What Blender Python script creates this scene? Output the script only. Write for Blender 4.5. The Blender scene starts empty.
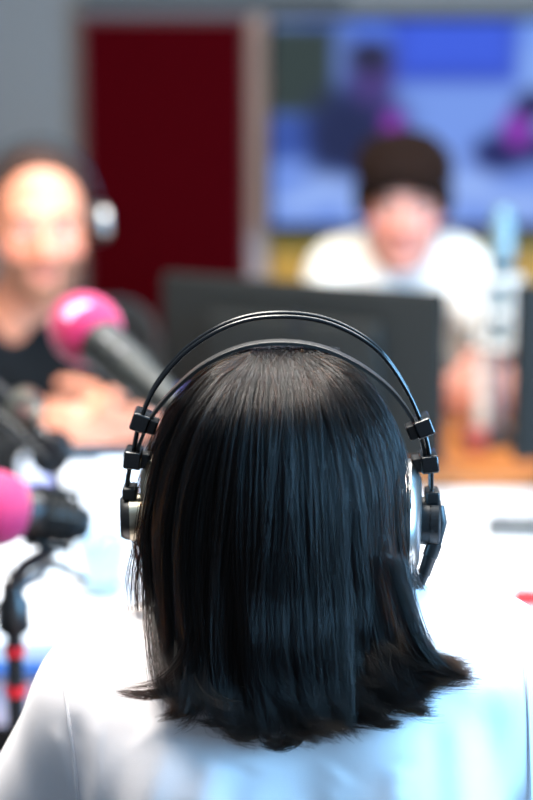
import bpy, math, random
import numpy as np
from mathutils import Vector, Matrix
from mathutils.bvhtree import BVHTree

random.seed(7); rng = np.random.default_rng(7)
SC = bpy.context.scene
COL = SC.collection
V = Vector
# ------------------------------------------------------------------ camera, world, lights, exposure
CAM_Z, TILT, F = 1.515, math.radians(11.6), 1888.0
cd = bpy.data.cameras.new('camera'); cam = bpy.data.objects.new('camera', cd); COL.objects.link(cam)
cam.location = (0, 0, CAM_Z); cam.rotation_euler = (math.pi/2 - TILT, 0, 0)
cd.sensor_fit = 'HORIZONTAL'; cd.sensor_width = 24.0; cd.lens = F/533*24.0
cd.clip_start = 0.05; cd.clip_end = 60
cd.dof.use_dof = True; cd.dof.focus_distance = 1.262; cd.dof.aperture_fstop = 3.0
SC.camera = cam
SC.view_settings.view_transform = 'Standard'; SC.view_settings.look = 'None'
SC.view_settings.exposure = 0.45; SC.view_settings.gamma = 1.0
SC.cycles.use_denoising = True
w = bpy.data.worlds.new('world'); SC.world = w; w.use_nodes = True
w.node_tree.nodes['Background'].inputs[0].default_value = (0.62, 0.78, 1.0, 1)
w.node_tree.nodes['Background'].inputs[1].default_value = 0.2

def area(name, loc, target, size, power, col, size_y=None, spread=math.pi):
    l = bpy.data.lights.new(name, 'AREA'); l.energy = power; l.color = col; l.size = size
    if size_y: l.shape = 'RECTANGLE'; l.size_y = size_y
    l.spread = spread
    o = bpy.data.objects.new(name, l); COL.objects.link(o); o.location = loc
    o.rotation_euler = (V(target)-V(loc)).to_track_quat('-Z', 'Y').to_euler(); return o
# daylight through the window in the right-hand wall (cool)
area('window_daylight', (2.25, 0.85, 1.70), (0.0, 1.3, 1.05), 1.5, 175, (0.26, 0.60, 1.0), 1.5)
# ceiling luminaires over the table (neutral warm) and over the door side
area('ceiling_lamp_table', (-0.35, 2.45, 2.60), (-0.35, 2.45, 0), 1.1, 37, (1.0, 0.95, 0.88), 1.1)
area('ceiling_lamp_table_far', (0.75, 2.45, 2.60), (0.75, 2.45, 0), 1.1, 37, (1.0, 0.95, 0.88), 1.1)
area('ceiling_lamp_front', (-0.3, 1.30, 2.60), (-0.3, 1.30, 0), 0.6, 48, (1.0, 0.93, 0.84), 0.6)

ST, CT = math.sin(TILT), math.cos(TILT)
def at(px, py, Y):
    """world point on the line of sight of a pixel at world depth Y"""
    x = (px-266.5)/F; u = (400-py)/F
    d = V((x, CT + u*ST, -ST + u*CT))
    return V((0, 0, CAM_Z)) + d*(Y/d.y)
def project(p):
    q = V(p)-V((0, 0, CAM_Z)); D = q.y*CT-q.z*ST; return 266.5+F*q.x/D, 400-F*(q.y*ST+q.z*CT)/D
def mpp(px, py, Y):
    return (at(px+1, py, Y)-at(px, py, Y)).length

# ------------------------------------------------------------------ materials
def lin(c):
    return tuple(((v/255)/12.92 if v/255 <= .04045 else ((v/255+.055)/1.055)**2.4) for v in c)
MATS = {}
def mat(name, rgb, rough=.5, metal=0, var=.06, scale=40, bump=0, bscale=200, spec=.5, sheen=0, emit=None, estr=0, trans=0, sss=0, vcol=None, stretch=None, coat=0):
    if name in MATS: return MATS[name]
    m = bpy.data.materials.new(name); m.use_nodes = True; nt = m.node_tree; N = nt.nodes; L = nt.links
    b = N['Principled BSDF']; c = lin(rgb)
    tc = N.new('ShaderNodeTexCoord'); mp = N.new('ShaderNodeMapping'); L.new(tc.outputs['Object'], mp.inputs[0])
    if stretch: mp.inputs['Scale'].default_value = stretch
    nz = N.new('ShaderNodeTexNoise'); nz.inputs['Scale'].default_value = scale; nz.inputs['Detail'].default_value = 4
    L.new(mp.outputs[0], nz.inputs['Vector'])
    mx = N.new('ShaderNodeMix'); mx.data_type = 'RGBA'
    mx.inputs[6].default_value = tuple(v*(1-var*2) for v in c)+(1,); mx.inputs[7].default_value = tuple(min(1, v*(1+var)) for v in c)+(1,)
    L.new(nz.outputs['Fac'], mx.inputs[0]); out = mx.outputs[2]
    if vcol:
        at_ = N.new('ShaderNodeAttribute'); at_.attribute_name = vcol
        m2 = N.new('ShaderNodeMix'); m2.data_type = 'RGBA'; m2.blend_type = 'MULTIPLY'; m2.inputs[0].default_value = 1
        L.new(out, m2.inputs[6]); L.new(at_.outputs['Color'], m2.inputs[7]); out = m2.outputs[2]
    L.new(out, b.inputs['Base Color'])
    b.inputs['Roughness'].default_value = rough; b.inputs['Metallic'].default_value = metal
    b.inputs['Specular IOR Level'].default_value = spec
    b.inputs['Transmission Weight'].default_value = trans
    b.inputs['Sheen Weight'].default_value = sheen
    b.inputs['Coat Weight'].default_value = coat
    if sss: b.inputs['Subsurface Weight'].default_value = sss; b.inputs['Subsurface Scale'].default_value = .01
    if emit: b.inputs['Emission Color'].default_value = lin(emit)+(1,); b.inputs['Emission Strength'].default_value = estr
    if bump:
        n2 = N.new('ShaderNodeTexNoise'); n2.inputs['Scale'].default_value = bscale; n2.inputs['Detail'].default_value = 6
        L.new(mp.outputs[0], n2.inputs['Vector'])
        bp = N.new('ShaderNodeBump'); bp.inputs['Strength'].default_value = bump; bp.inputs['Distance'].default_value = .002
        L.new(n2.outputs['Fac'], bp.inputs['Height']); L.new(bp.outputs[0], b.inputs['Normal'])
    MATS[name] = m; return m
M_wall = mat('grey_wall_paint', (122, 120, 118), .85, bump=.1)
M_ceil = mat('white_ceiling', (225, 225, 222), .9)
M_floor = mat('dark_carpet', (46, 42, 42), .95, bump=.5, bscale=400)
M_red = mat('dark_red_fabric', (66, 0, 5), .9, bump=.3, bscale=500, spec=.03)
M_orange = mat('ochre_panel', (196, 140, 42), .6)
M_post = mat('pale_post', (172, 152, 146), .6)
M_rail = mat('grey_rail', (92, 92, 92), .5)
M_railD = mat('dark_rail', (34, 42, 46), .5)
M_black = mat('black_plastic', (18, 19, 20), .38, bump=.05)
M_blackm = mat('matte_black_plastic', (24, 26, 25), .7, spec=.2)
M_blackg = mat('gloss_black', (12, 13, 15), .2, coat=.3)
M_steel = mat('brushed_steel', (190, 190, 188), .28, 1)
M_brass = mat('satin_nickel', (196, 188, 168), .3, 1)
M_chromeD = mat('dark_chrome', (70, 72, 76), .3, 1)
M_pink = mat('magenta_foam', (176, 10, 78), .7, bump=.25, bscale=1500, sheen=.2)
M_logo = mat('pale_pink_print', (240, 170, 205), .6)
M_white = mat('white_laminate', (228, 229, 232), .5, var=.01)
M_paper = mat('white_paper', (244, 244, 246), .8, var=.02)
M_apron = mat('pale_pink_laminate', (226, 196, 200), .6)
M_blue = mat('blue_edge', (30, 110, 190), .5)
M_redp = mat('red_plastic', (214, 20, 32), .4)
M_wood = mat('orange_wood', (178, 108, 48), .5, var=.3, scale=9, stretch=(1, 8, 8))
M_sweat = mat('black_knit', (13, 15, 17), .85, bump=.4, bscale=600, spec=.2, sheen=.1)
M_jean = mat('navy_denim', (30, 38, 60), .85, bump=.3)
M_tee = mat('white_cotton', (240, 236, 238), .8, var=.02, bump=.12, bscale=1800, spec=.2, sheen=.15)
M_tee2 = mat('cream_cotton', (240, 236, 226), .8, var=.02, bump=.2)
M_shoe = mat('dark_leather', (30, 26, 24), .4)
M_glass = mat('clear_plastic', (205, 225, 235), .08, trans=.85, var=.02)
M_skinw = mat('skin_light', (216, 168, 142), .5, sss=.1, vcol='tone')
M_skinm = mat('skin_ruddy', (222, 146, 114), .5, sss=.1, vcol='tone')
M_skinb = mat('skin_young', (212, 146, 126), .5, sss=.1, vcol='tone')
M_eye = mat('eye_white', (228, 224, 220), .2, var=.01)
M_iris = mat('iris_brown', (46, 30, 22), .15)
M_hairbr = mat('brown_hair', (34, 16, 9), .9, spec=.15, var=.25, bump=.5, bscale=120)
M_hairsh = mat('short_brown_hair', (58, 34, 24), .85, var=.25, bump=.5, bscale=300)
M_chair = mat('chair_fabric', (38, 40, 44), .9, bump=.4)
M_lilac = mat('lilac_cap', (80, 80, 150), .5)
M_greyp = mat('grey_plastic', (92, 92, 90), .5)

# ------------------------------------------------------------------ object helpers
def tag(o, label=None, cat=None, group=None, kind=None):
    if label: o['label'] = label
    if cat: o['category'] = cat
    if group: o['group'] = group
    if kind: o['kind'] = kind
    return o
def thing(name, loc, label, cat, group=None):
    o = bpy.data.objects.new(name, None); COL.objects.link(o); o.location = loc; o.empty_display_size = .05
    return tag(o, label, cat, group)
def link(name, me, m, parent=None, smooth=True):
    o = bpy.data.objects.new(name, me); COL.objects.link(o)
    if m is not None and not me.materials: me.materials.append(m)
    if smooth: me.polygons.foreach_set('use_smooth', [True]*len(me.polygons))
    if parent is not None:
        o.parent = parent
        o.matrix_parent_inverse = world_of(parent).inverted()
    return o
def world_of(o):
    m = o.matrix_basis.copy()
    if o.parent is not None: m = world_of(o.parent) @ o.matrix_parent_inverse @ m
    return m
class MB:
    """collects shapes in world coordinates"""
    def __init__(s): s.v = []; s.f = []
    def add(s, vs, fs):
        n = len(s.v); s.v += [tuple(v) for v in vs]; s.f += [tuple(i+n for i in f) for f in fs]; return s
    def box(s, c, size, M=None, bev=0):
        c = V(c); x, y, z = (d/2 for d in size)
        if bev <= 0:
            vs = [V((a*x, b*y, d*z)) for a in (-1, 1) for b in (-1, 1) for d in (-1, 1)]
            fs = [(0, 1, 3, 2), (4, 6, 7, 5), (0, 4, 5, 1), (2, 3, 7, 6), (0, 2, 6, 4), (1, 5, 7, 3)]
        else:
            b = min(bev, x*.99, y*.99, z*.99); n = 4; vs = []; fs = []
            # rounded outline in XY, three-step bevel in Z
            def ring(ins, zz):
                r = []
                for (sx, sy, a0) in ((1, 1, 0), (-1, 1, 90), (-1, -1, 180), (1, -1, 270)):
                    for k in range(n+1):
                        a = math.radians(a0+90*k/n); rr = b-ins
                        r.append(V((sx*(x-b)+rr*math.cos(a), sy*(y-b)+rr*math.sin(a), zz)))
                return r
            for k in range(4):
                a = math.radians(90*k/3); vs += ring(b*(1-math.sin(a))*.999, -z+b*(1-math.cos(a)))
            for k in range(4):
                a = math.radians(90-90*k/3); vs += ring(b*(1-math.sin(a))*.999, z-b*(1-math.cos(a)))
            m = 4*(n+1)
            for j in range(7):
                for k in range(m): fs.append((j*m+k, j*m+(k+1) % m, (j+1)*m+(k+1) % m, (j+1)*m+k))
            fs.append(tuple(range(m-1, -1, -1))); fs.append(tuple(7*m+k for k in range(m)))
        return s.add([(M @ v if M else v)+c for v in vs], fs)
    def tube(s, pts, r, n=10, closed=False):
        pts = [V(p) for p in pts]; rs = r if isinstance(r, (list, tuple)) else [r]*len(pts)
        vs = []; up = None
        for i, p in enumerate(pts):
            a = pts[i-1] if (i > 0 or closed) else p; b = pts[(i+1) % len(pts)] if (i < len(pts)-1 or closed) else p
            t = (b-a).normalized()
            if up is None: up = t.orthogonal().normalized()
            up = (up - t*up.dot(t)).normalized(); si = t.cross(up)
            for k in range(n):
                q = 2*math.pi*k/n; vs.append(p+up*math.cos(q)*rs[i]+si*math.sin(q)*rs[i])
        fs = []; m = len(pts)
        for i in range(m if closed else m-1):
            j = (i+1) % m
            for k in range(n): fs.append((i*n+k, i*n+(k+1) % n, j*n+(k+1) % n, j*n+k))
        if not closed: fs.append(tuple(range(n-1, -1, -1))); fs.append(tuple((m-1)*n+k for k in range(n)))
        return s.add(vs, fs)
    def lathe(s, prof, o, axis, n=32):
        """prof: (distance along axis, radius)"""
        o = V(o); ax = V(axis).normalized(); u = ax.orthogonal().normalized(); w_ = ax.cross(u); vs = []
        for (t, r) in prof:
            for k in range(n):
                q = 2*math.pi*k/n; vs.append(o+ax*t+(u*math.cos(q)+w_*math.sin(q))*max(r, 1e-5))
        fs = []
        for i in range(len(prof)-1):
            for k in range(n): fs.append((i*n+k, i*n+(k+1) % n, (i+1)*n+(k+1) % n, (i+1)*n+k))
        fs.append(tuple(range(n-1, -1, -1))); fs.append(tuple((len(prof)-1)*n+k for k in range(n)))
        return s.add(vs, fs)
    def ell(s, c, r, M=None, n=24, m=14):
        vs = []; fs = []
        for i in range(m+1):
            a = math.pi*i/m
            for k in range(n):
                q = 2*math.pi*k/n; p = V((r[0]*math.sin(a)*math.cos(q), r[1]*math.sin(a)*math.sin(q), r[2]*math.cos(a)))
                vs.append((M @ p if M else p)+V(c))
        for i in range(m):
            for k in range(n): fs.append((i*n+k, (i+1)*n+k, (i+1)*n+(k+1) % n, i*n+(k+1) % n))
        return s.add(vs, fs)
    def build(s, name, m, parent=None, smooth=True, label=None, sharp=True):
        me = bpy.data.meshes.new(name); me.from_pydata(s.v, [], s.f); me.validate(); me.update()
        import bmesh
        bm = bmesh.new(); bm.from_mesh(me); bmesh.ops.remove_doubles(bm, verts=bm.verts, dist=1e-6)
        bmesh.ops.recalc_face_normals(bm, faces=bm.faces)
        if parent is None:                       # put the origin at the base
            lo = V([min(v.co[i] for v in bm.verts) for i in range(3)]); hi = V([max(v.co[i] for v in bm.verts) for i in range(3)])
            org = V(((lo.x+hi.x)/2, (lo.y+hi.y)/2, lo.z)); bmesh.ops.translate(bm, verts=bm.verts, vec=-org)
        bm.to_mesh(me); bm.free()
        if smooth and sharp:
            me.polygons.foreach_set('use_smooth', [True]*len(me.polygons)); me.set_sharp_from_angle(angle=math.radians(38))
        o = link(name, me, m, parent, smooth)
        if parent is None: o.location = org
        if label: o['label'] = label
        return o
def catmull(pts, n=8):
    P = [V(p) for p in pts]; P = [P[0]*2-P[1]]+P+[P[-1]*2-P[-2]]; out = []
    for i in range(1, len(P)-2):
        for k in range(n):
            t = k/n; a, b, c, d = P[i-1:i+3]
            out.append(.5*((2*b)+(c-a)*t+(2*a-5*b+4*c-d)*t*t+(3*b-a-3*c+d)*t**3))
    out.append(P[-2]); return out
def struct(name, m, c, size):
    o = MB().box(c, size).build(name, m, smooth=False); o['kind'] = 'structure'; return o

# ------------------------------------------------------------------ smooth solid modelling (one continuous skin)
def cap(a, b, ra, rb, k=.02, **kw): return dict(t='c', a=V(a), b=V(b), ra=ra, rb=rb, k=k, **kw)
def ell(c, r, k=.02, R=None, **kw): return dict(t='e', c=V(c), r=V(r), R=R, k=k, **kw)
def inflate(pr, d):
    out = []
    for p in pr:
        p = dict(p)
        if p.get('sub'): out.append(p); continue
        if p['t'] == 'c': p['ra'] += d; p['rb'] += d
        else: p['r'] = p['r']+V((d, d, d))
        out.append(p)
    return out
def xf(pr, M):
    out = []; R = M.to_3x3(); s = M.to_scale()[0]
    for p in pr:
        p = dict(p)
        if p['t'] == 'c': p['a'] = M @ p['a']; p['b'] = M @ p['b']; p['ra'] *= s; p['rb'] *= s
        else:
            p['c'] = M @ p['c']; Rn = R.copy().normalized() if False else Matrix([[v/s for v in row] for row in R]); p['r'] = p['r']*s
            p['R'] = Rn @ p['R'] if p['R'] is not None else Rn
        out.append(p)
    return out
def solid(prims, h, smooth=2):
    lo = np.full(3, 1e9); hi = -lo
    for p in prims:
        if p.get('sub'): continue
        if p['t'] == 'c': R = max(p['ra'], p['rb']); a = np.minimum(p['a'], p['b'])-R; b = np.maximum(p['a'], p['b'])+R
        else: R = max(p['r']); a = np.array(p['c'])-R; b = np.array(p['c'])+R
        lo = np.minimum(lo, a); hi = np.maximum(hi, b)
    lo -= 4*h; hi += 4*h; n = np.ceil((hi-lo)/h).astype(int)+1
    G = np.full(n, .5, np.float32)
    ax = [lo[i]+h*np.arange(n[i]) for i in range(3)]
    for p in prims:
        k = p['k']; mg = k+3*h
        if p['t'] == 'c': R = max(p['ra'], p['rb']); a = np.minimum(p['a'], p['b'])-R-mg; b = np.maximum(p['a'], p['b'])+R+mg
        else: R = max(p['r']); a = np.array(p['c'])-R-mg; b = np.array(p['c'])+R+mg
        i0 = np.clip(((a-lo)/h).astype(int), 0, n-1); i1 = np.clip(((b-lo)/h).astype(int)+2, 0, n)
        if (i1 <= i0).any(): continue
        sl = tuple(slice(i0[i], i1[i]) for i in range(3))
        X, Y, Z = np.meshgrid(*[ax[i][i0[i]:i1[i]] for i in range(3)], indexing='ij')
        if p['t'] == 'c':
            A = np.array(p['a']); D = np.array(p['b'])-A; dd = max(D@D, 1e-9)
            t = np.clip(((X-A[0])*D[0]+(Y-A[1])*D[1]+(Z-A[2])*D[2])/dd, 0, 1)
            d = np.sqrt((X-A[0]-t*D[0])**2+(Y-A[1]-t*D[1])**2+(Z-A[2]-t*D[2])**2)-(p['ra']+(p['rb']-p['ra'])*t)
        else:
            P = np.stack([X-p['c'][0], Y-p['c'][1], Z-p['c'][2]], -1)
            if p['R'] is not None: P = P @ np.array(p['R'])
            r = np.array(p['r']); k0 = np.linalg.norm(P/r, axis=-1); k1 = np.linalg.norm(P/r/r, axis=-1)+1e-9
            d = k0*(k0-1)/k1; d = np.where(k0 < 1e-3, -r.min(), d)
        if 'cut' in p:
            q, nn = p['cut']; nn = V(nn).normalized(); d = np.maximum(d, (X-q[0])*nn[0]+(Y-q[1])*nn[1]+(Z-q[2])*nn[2])
        g = G[sl]
        if p.get('sub'):
            hh = np.maximum(k-np.abs(g+d), 0)/k; G[sl] = np.maximum(g, -d)+hh*hh*k*.25
        else:
            hh = np.maximum(k-np.abs(g-d), 0)/k; G[sl] = np.minimum(g, d)-hh*hh*k*.25
    S = G < 0
    c = S[:-1, :-1, :-1].astype(np.int8)*0
    for i in (0, 1):
        for j in (0, 1):
            for l in (0, 1): c += S[i:n[0]-1+i, j:n[1]-1+j, l:n[2]-1+l]
    I = np.argwhere((c > 0) & (c < 8)); idx = np.full(c.shape, -1, np.int64); idx[tuple(I.T)] = np.arange(len(I))
    acc = np.zeros((len(I), 3)); cnt = np.zeros(len(I))
    cor = [(i, j, l) for i in (0, 1) for j in (0, 1) for l in (0, 1)]
    val = {q: G[I[:, 0]+q[0], I[:, 1]+q[1], I[:, 2]+q[2]] for q in cor}
    for a in cor:
        for d in range(3):
            if a[d]: continue
            b = list(a); b[d] = 1; b = tuple(b); va, vb = val[a], val[b]; m = (va < 0) != (vb < 0)
            t = np.where(m, va/np.where(m, va-vb, 1), 0)
            for q in range(3): acc[:, q] += np.where(m, a[q]+(t if q == d else 0), 0)
            cnt += m
    vs = lo+(I+acc/cnt[:, None])*h; F_ = []
    for d in range(3):
        o1, o2 = (d+1) % 3, (d+2) % 3
        sa = [slice(None)]*3; sb = [slice(None)]*3; sa[d] = slice(0, -1); sb[d] = slice(1, None)
        A = S[tuple(sa)]; B = S[tuple(sb)]; E = np.argwhere(A != B)
        E = E[(E[:, o1] > 0) & (E[:, o2] > 0) & (E[:, o1] < n[o1]-1) & (E[:, o2] < n[o2]-1)]
        ins = A[tuple(E.T)]
        def cell(s1, s2):
            q = E.copy(); q[:, o1] -= s1; q[:, o2] -= s2; return idx[tuple(q.T)]
        Q = np.stack([cell(1, 1), cell(0, 1), cell(0, 0), cell(1, 0)], 1); Q[~ins] = Q[~ins][:, ::-1]; F_.append(Q)
    F_ = np.concatenate(F_); F_ = F_[(F_ >= 0).all(1)]
    e = np.concatenate([F_[:, [0, 1]], F_[:, [1, 2]], F_[:, [2, 3]], F_[:, [3, 0]]])
    for it in range(smooth*2):
        s = np.zeros_like(vs); ct = np.zeros(len(vs))
        for a, b in ((0, 1), (1, 0)):
            for q in range(3): s[:, q] += np.bincount(e[:, a], vs[e[:, b], q], len(vs))
            ct += np.bincount(e[:, a], minlength=len(vs))
        vs = vs+(s/np.maximum(ct, 1)[:, None]-vs)*(.5 if it % 2 == 0 else -.45)
    return vs, F_
def npmesh(name, vs, fs, m, parent, tone=None, label=None):
    me = bpy.data.meshes.new(name); me.vertices.add(len(vs)); me.vertices.foreach_set('co', vs.astype(np.float32).ravel())
    me.loops.add(fs.size); me.loops.foreach_set('vertex_index', fs.ravel().astype(np.int32))
    me.polygons.add(len(fs)); me.polygons.foreach_set('loop_start', (np.arange(len(fs))*fs.shape[1]).astype(np.int32))
    me.update(calc_edges=True); me.validate()
    if tone is not None:
        a = me.color_attributes.new('tone', 'FLOAT_COLOR', 'POINT')
        c = np.ones((len(vs), 4), np.float32); c[:, :3] = tone; a.data.foreach_set('color', c.ravel())
    o = link(name, me, m, parent)
    if label: o['label'] = label
    return o

# ------------------------------------------------------------------ people
def head_prims():
    """face towards -Y, centre between the ears, 0.23 tall"""
    P = [ell((0, .012, .03), (.074, .092, .085)), ell((0, -.032, -.03), (.060, .056, .082)), ell((0, -.040, -.082), (.046, .042, .030)),
         cap((0, -.074, -.098), (0, -.076, -.100), .017, .017), cap((-.040, -.058, -.028), (-.040, -.050, -.03), .022, .022), cap((.040, -.058, -.028), (.040, -.050, -.03), .022, .022),
         cap((-.034, -.076, .024), (.034, -.076, .024), .012, .012)]
    for s in (-1, 1): P.append(ell((s*.031, -.099, .006), (.019, .019, .012), .008, sub=1))
    for s in (-1, 1):
        for (z0, zc, r_, q) in ((.0095, .0135, .0042, 0), (-.0025, -.0045, .0032, .001)):
            A, B, C = (s*.018, -.081+q, z0), (s*.031, -.0855+q, zc), (s*.045, -.077+q, z0-.001); P += [cap(A, B, r_*.8, r_, .003), cap(B, C, r_, r_*.8, .003)]
    P += [cap((0, -.086, .010), (0, -.110, -.030), .0075, .0115, .01), cap((-.011, -.098, -.034), (.011, -.098, -.034), .0085, .0085, .006),
          cap((-.019, -.081, -.060), (.019, -.081, -.060), .0065, .0065, .006), cap((-.015, -.080, -.071), (.015, -.080, -.071), .0075, .0075, .006)]
    P.append(cap((-.02, -.093, -.0655), (.02, -.093, -.0655), .0022, .0022, .003, sub=1))
    for s in (-1, 1):
        P += [ell((s*.078, .012, -.004), (.009, .017, .031), .008), ell((s*.086, .008, -.002), (.006, .009, .016), .005, sub=1)]
    return P
def face_tone(vs, M, stubble=0, flush=.25):
    q = np.c_[vs, np.ones(len(vs))] @ np.array(M.inverted()).T; q = q[:, :3]
    T = np.ones((len(vs), 3))
    def g(c, r): return np.exp(-(((q-np.array(c))/np.array(r))**2).sum(1))[:, None]
    for s in (-1, 1): T = T*(1-g((s*.045, -.075, -.03), (.022, .04, .02))*np.array([0, flush, flush]))
    T = T*(1-g((0, -.108, -.03), (.014, .03, .014))*np.array([0, flush, flush]))
    lip = g((0, -.085, -.066), (.021, .03, .010)); T = T*(1-np.clip(lip*1.2, 0, 1)*np.array([.12, .45, .40]))
    if stubble:
        b = np.clip(g((0, -.05, -.095), (.06, .08, .035))+g((0, -.095, -.05), (.03, .03, .010))+g((-.055, -.03, -.07), (.03, .05, .04))+g((.055, -.03, -.07), (.03, .05, .04)), 0, 1)*(1-np.clip(lip*1.3, 0, 1))
        T = T*(1-b*stubble*np.array([.5, .52, .50]))
    return T
def hand_prims(w_, d, nrm, side, curl=.5, s=1.0):
    """w_ wrist, d finger direction, nrm where the palm faces, side +-1 where the thumb is"""
    w_, d, nrm = V(w_), V(d).normalized(), V(nrm); nrm = (nrm-d*nrm.dot(d)).normalized(); ac = d.cross(nrm)*side
    R = Matrix((ac, d, nrm)).transposed(); P = [ell(w_+d*.045*s, V((.040, .052, .016))*s, .012, R)]
    for i, (o, L) in enumerate(((.028, .070), (.010, .080), (-.009, .075), (-.027, .058))):
        p = w_+d*(.082-.004*abs(i-1))*s+ac*o*s; a = curl*.5; r = .0088*s
        for j, q in enumerate((.46, .30, .24)):
            v = d*math.cos(a)+nrm*math.sin(a)+ac*o*.8*(1-curl); e = p+v.normalized()*L*q*s; P.append(cap(p, e, r, r*.92, .004)); p = e; r *= .92; a += curl*.9
    p = w_+d*.022*s+ac*.026*s; v = (d*.6+ac*.7+nrm*.35).normalized(); e = p+v*.04*s; P.append(cap(p, e, .013*s, .010*s, .010))
    v = (d*.9+ac*.25+nrm*.35).normalized(); f = e+v*.03*s; P.append(cap(e, f, .010*s, .009*s, .004)); P.append(cap(f, f+(d+nrm*.4).normalized()*.022*s, .009*s, .008*s, .004))
    return P
def eyes(root, M, brow_mat):
    for s in (-1, 1):
        c = M @ V((s*.031, -.0745, .006)); e = MB().ell(c, (.0115,)*3, n=20, m=12).build('eye', M_eye, root)
        f = (M.to_3x3() @ V((0, -1, 0))).normalized()
        MB().ell(c+f*.0074, (.0058,)*3, n=14, m=8).build('iris', M_iris, e)
        pts = [M @ V((s*x, y, z)) for x, y, z in ((.014, -.0890, .0245), (.026, -.0895, .0285), (.038, -.085, .0275), (.048, -.076, .022))]
        MB().tube(catmull(pts, 4), [.002]+[.0034]*11+[.0018], 8).build('eyebrow', brow_mat, root)
def lower_body(hip, kneeL, kneeR, footL, footR):
    tr = [ell(hip, (.155, .125, .10), .05)]; sh = []
    for s, k, f in ((-1, kneeL, footL), (1, kneeR, footR)):
        hp = V(hip)+V((s*.085, 0, -.01)); tr += [cap(hp, k, .078, .058, .04), cap(k, V(f)+V((0, 0, .05)), .056, .040, .03)]
    return tr
def shoe(f, fw, root):
    f = V(f); fw = V(fw).normalized()
    P = [cap(f+V((0, 0, .045)), f+fw*.15+V((0, 0, .028)), .042, .026, .02), cap(f-fw*.05+V((0, 0, .038)), f+V((0, 0, .06)), .036, .04, .02)]
    P = [dict(p) for p in P]
    vs, fs = solid(P, .006); vs[:, 2] = np.maximum(vs[:, 2], .002); return npmesh('shoe', vs, fs, M_shoe, root)
def office_chair(x, y, rot, label, seat=.46, back=.42):
    root = thing('office_chair', (x, y, 0), label, 'chair'); R = Matrix.Rotation(rot, 3, 'Z'); O = V((x, y, 0))
    def W(a, b, c): return O + R @ V((a, b, c))
    MB().box(W(0, 0, seat-.035), (.48, .46, .07), R, .03).build('seat', M_chair, root)
    m = MB(); vs = []; n, k = 13, 9                                    # curved back, local +Y is behind the sitter
    for side in (0, 1):
        for i in range(n):
            for j in range(k):
                u = i/(n-1)*2-1; v = j/(k-1); wd = .21*(1-.25*max(0, v-.6)**2*4); vs.append(W(u*wd, .235+.03*v-.035*u*u+.03*side, seat+.06+v*back))
    fs = []; N = n*k
    for i in range(n-1):
        for j in range(k-1): a = i*k+j; fs += [(a, a+1, a+k+1, a+k), (N+a, N+a+k, N+a+k+1, N+a+1)]
    bd = [i*k for i in range(n)]+[(n-1)*k+j for j in range(1, k)]+[i*k+k-1 for i in range(n-2, -1, -1)]+[j for j in range(k-2, 0, -1)]
    for a, b in zip(bd, bd[1:]+bd[:1]): fs.append((a, b, N+b, N+a))
    m.add(vs, fs).build('backrest', M_chair, root)
    MB().tube([W(0, .15, seat-.05), W(0, .27, seat-.02), W(0, .285, seat+.2)], .018).build('back_support', M_black, root)
    MB().lathe([(0, .03), (.16, .03), (.16, .02), (.33, .02)], W(0, 0, .075), (0, 0, 1), 16).build('gas_post', M_chromeD, root)
    for i in range(5):
        a = 2*math.pi*i/5+.3; l = MB().tube([W(0, 0, .095), W(.27*math.cos(a), .27*math.sin(a), .07)], [.022, .014]).build('base_leg', M_black, root)
        MB().lathe([(-.02, .024), (-.016, .028), (.016, .028), (.02, .024)], W(.27*math.cos(a), .27*math.sin(a), .029), R @ V((-math.sin(a), math.cos(a), 0)), 18).build('caster', M_black, l)
    return root

# ================================================================== THE ROOM
struct('floor', M_floor, (0, 2.2, -.05), (5.0, 5.4, .1))
struct('ceiling', M_ceil, (0, 2.2, 2.75), (5.0, 5.4, .1))
WB = 4.85
struct('wall_back', M_wall, (0, WB+.05, 1.35), (5.0, .1, 2.7))
struct('wall_left', M_wall, (-2.55, 2.2, 1.35), (.1, 5.4, 2.7))
# right wall with a window opening
o = MB()
for c, s in (((2.55, 3.4, 1.35), (.1, 3.0, 2.7)), ((2.55, -.3, 1.35), (.1, .4, 2.7)), ((2.55, .9, .45), (.1, 2.0, .9)), ((2.55, .9, 2.6), (.1, 2.0, .2))): o.box(c, s)
o = o.build('wall_right', M_wall, smooth=False); o['kind'] = 'structure'
wr = MB()
for c, s in (((2.55, -.07, 1.7), (.08, .06, 1.6)), ((2.55, 1.87, 1.7), (.08, .06, 1.6)), ((2.55, .9, 1.7), (.08, .06, 1.6)), ((2.55, .9, .93), (.08, 2.0, .06)), ((2.55, .9, 2.47), (.08, 2.0, .06))): wr.box(c, s)
wf = wr.build('window_1', M_white, smooth=False); wf['kind'] = 'structure'
MB().box((2.56, .9, 1.7), (.008, 1.96, 1.52)).build('window_pane', M_glass, wf, smooth=False)
o = MB().box((0, WB-.0075, .05), (5.0, .015, .1)).build('baseboard_back', M_white, smooth=False); o['kind'] = 'structure'
# cornice rails over the panel and the television
def wbox(x0, y0, x1, y1, Y, th):
    a = at(x0, y0, Y); b = at(x1, y1, Y); return ((a.x+b.x)/2, Y+th/2, (a.z+b.z)/2), (abs(b.x-a.x), th, abs(a.z-b.z))
c, s = wbox(78, 6, 560, 15, WB-.05, .05); o = MB().box(((c[0]+.7), c[1], c[2]), (s[0]+1.4, s[1], s[2])).build('trim_1', M_rail, smooth=False); o['kind'] = 'structure'
c, s = wbox(82, -8, 345, 5, WB-.06, .06); o = MB().box(c, s).build('trim_2', M_railD, smooth=False); o['kind'] = 'structure'
c, s = wbox(249, 16, 267, 300, WB-.05, .05); o = MB().box((c[0], c[1], c[2]), s).build('trim_3', M_post, smooth=False); o['kind'] = 'structure'
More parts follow.
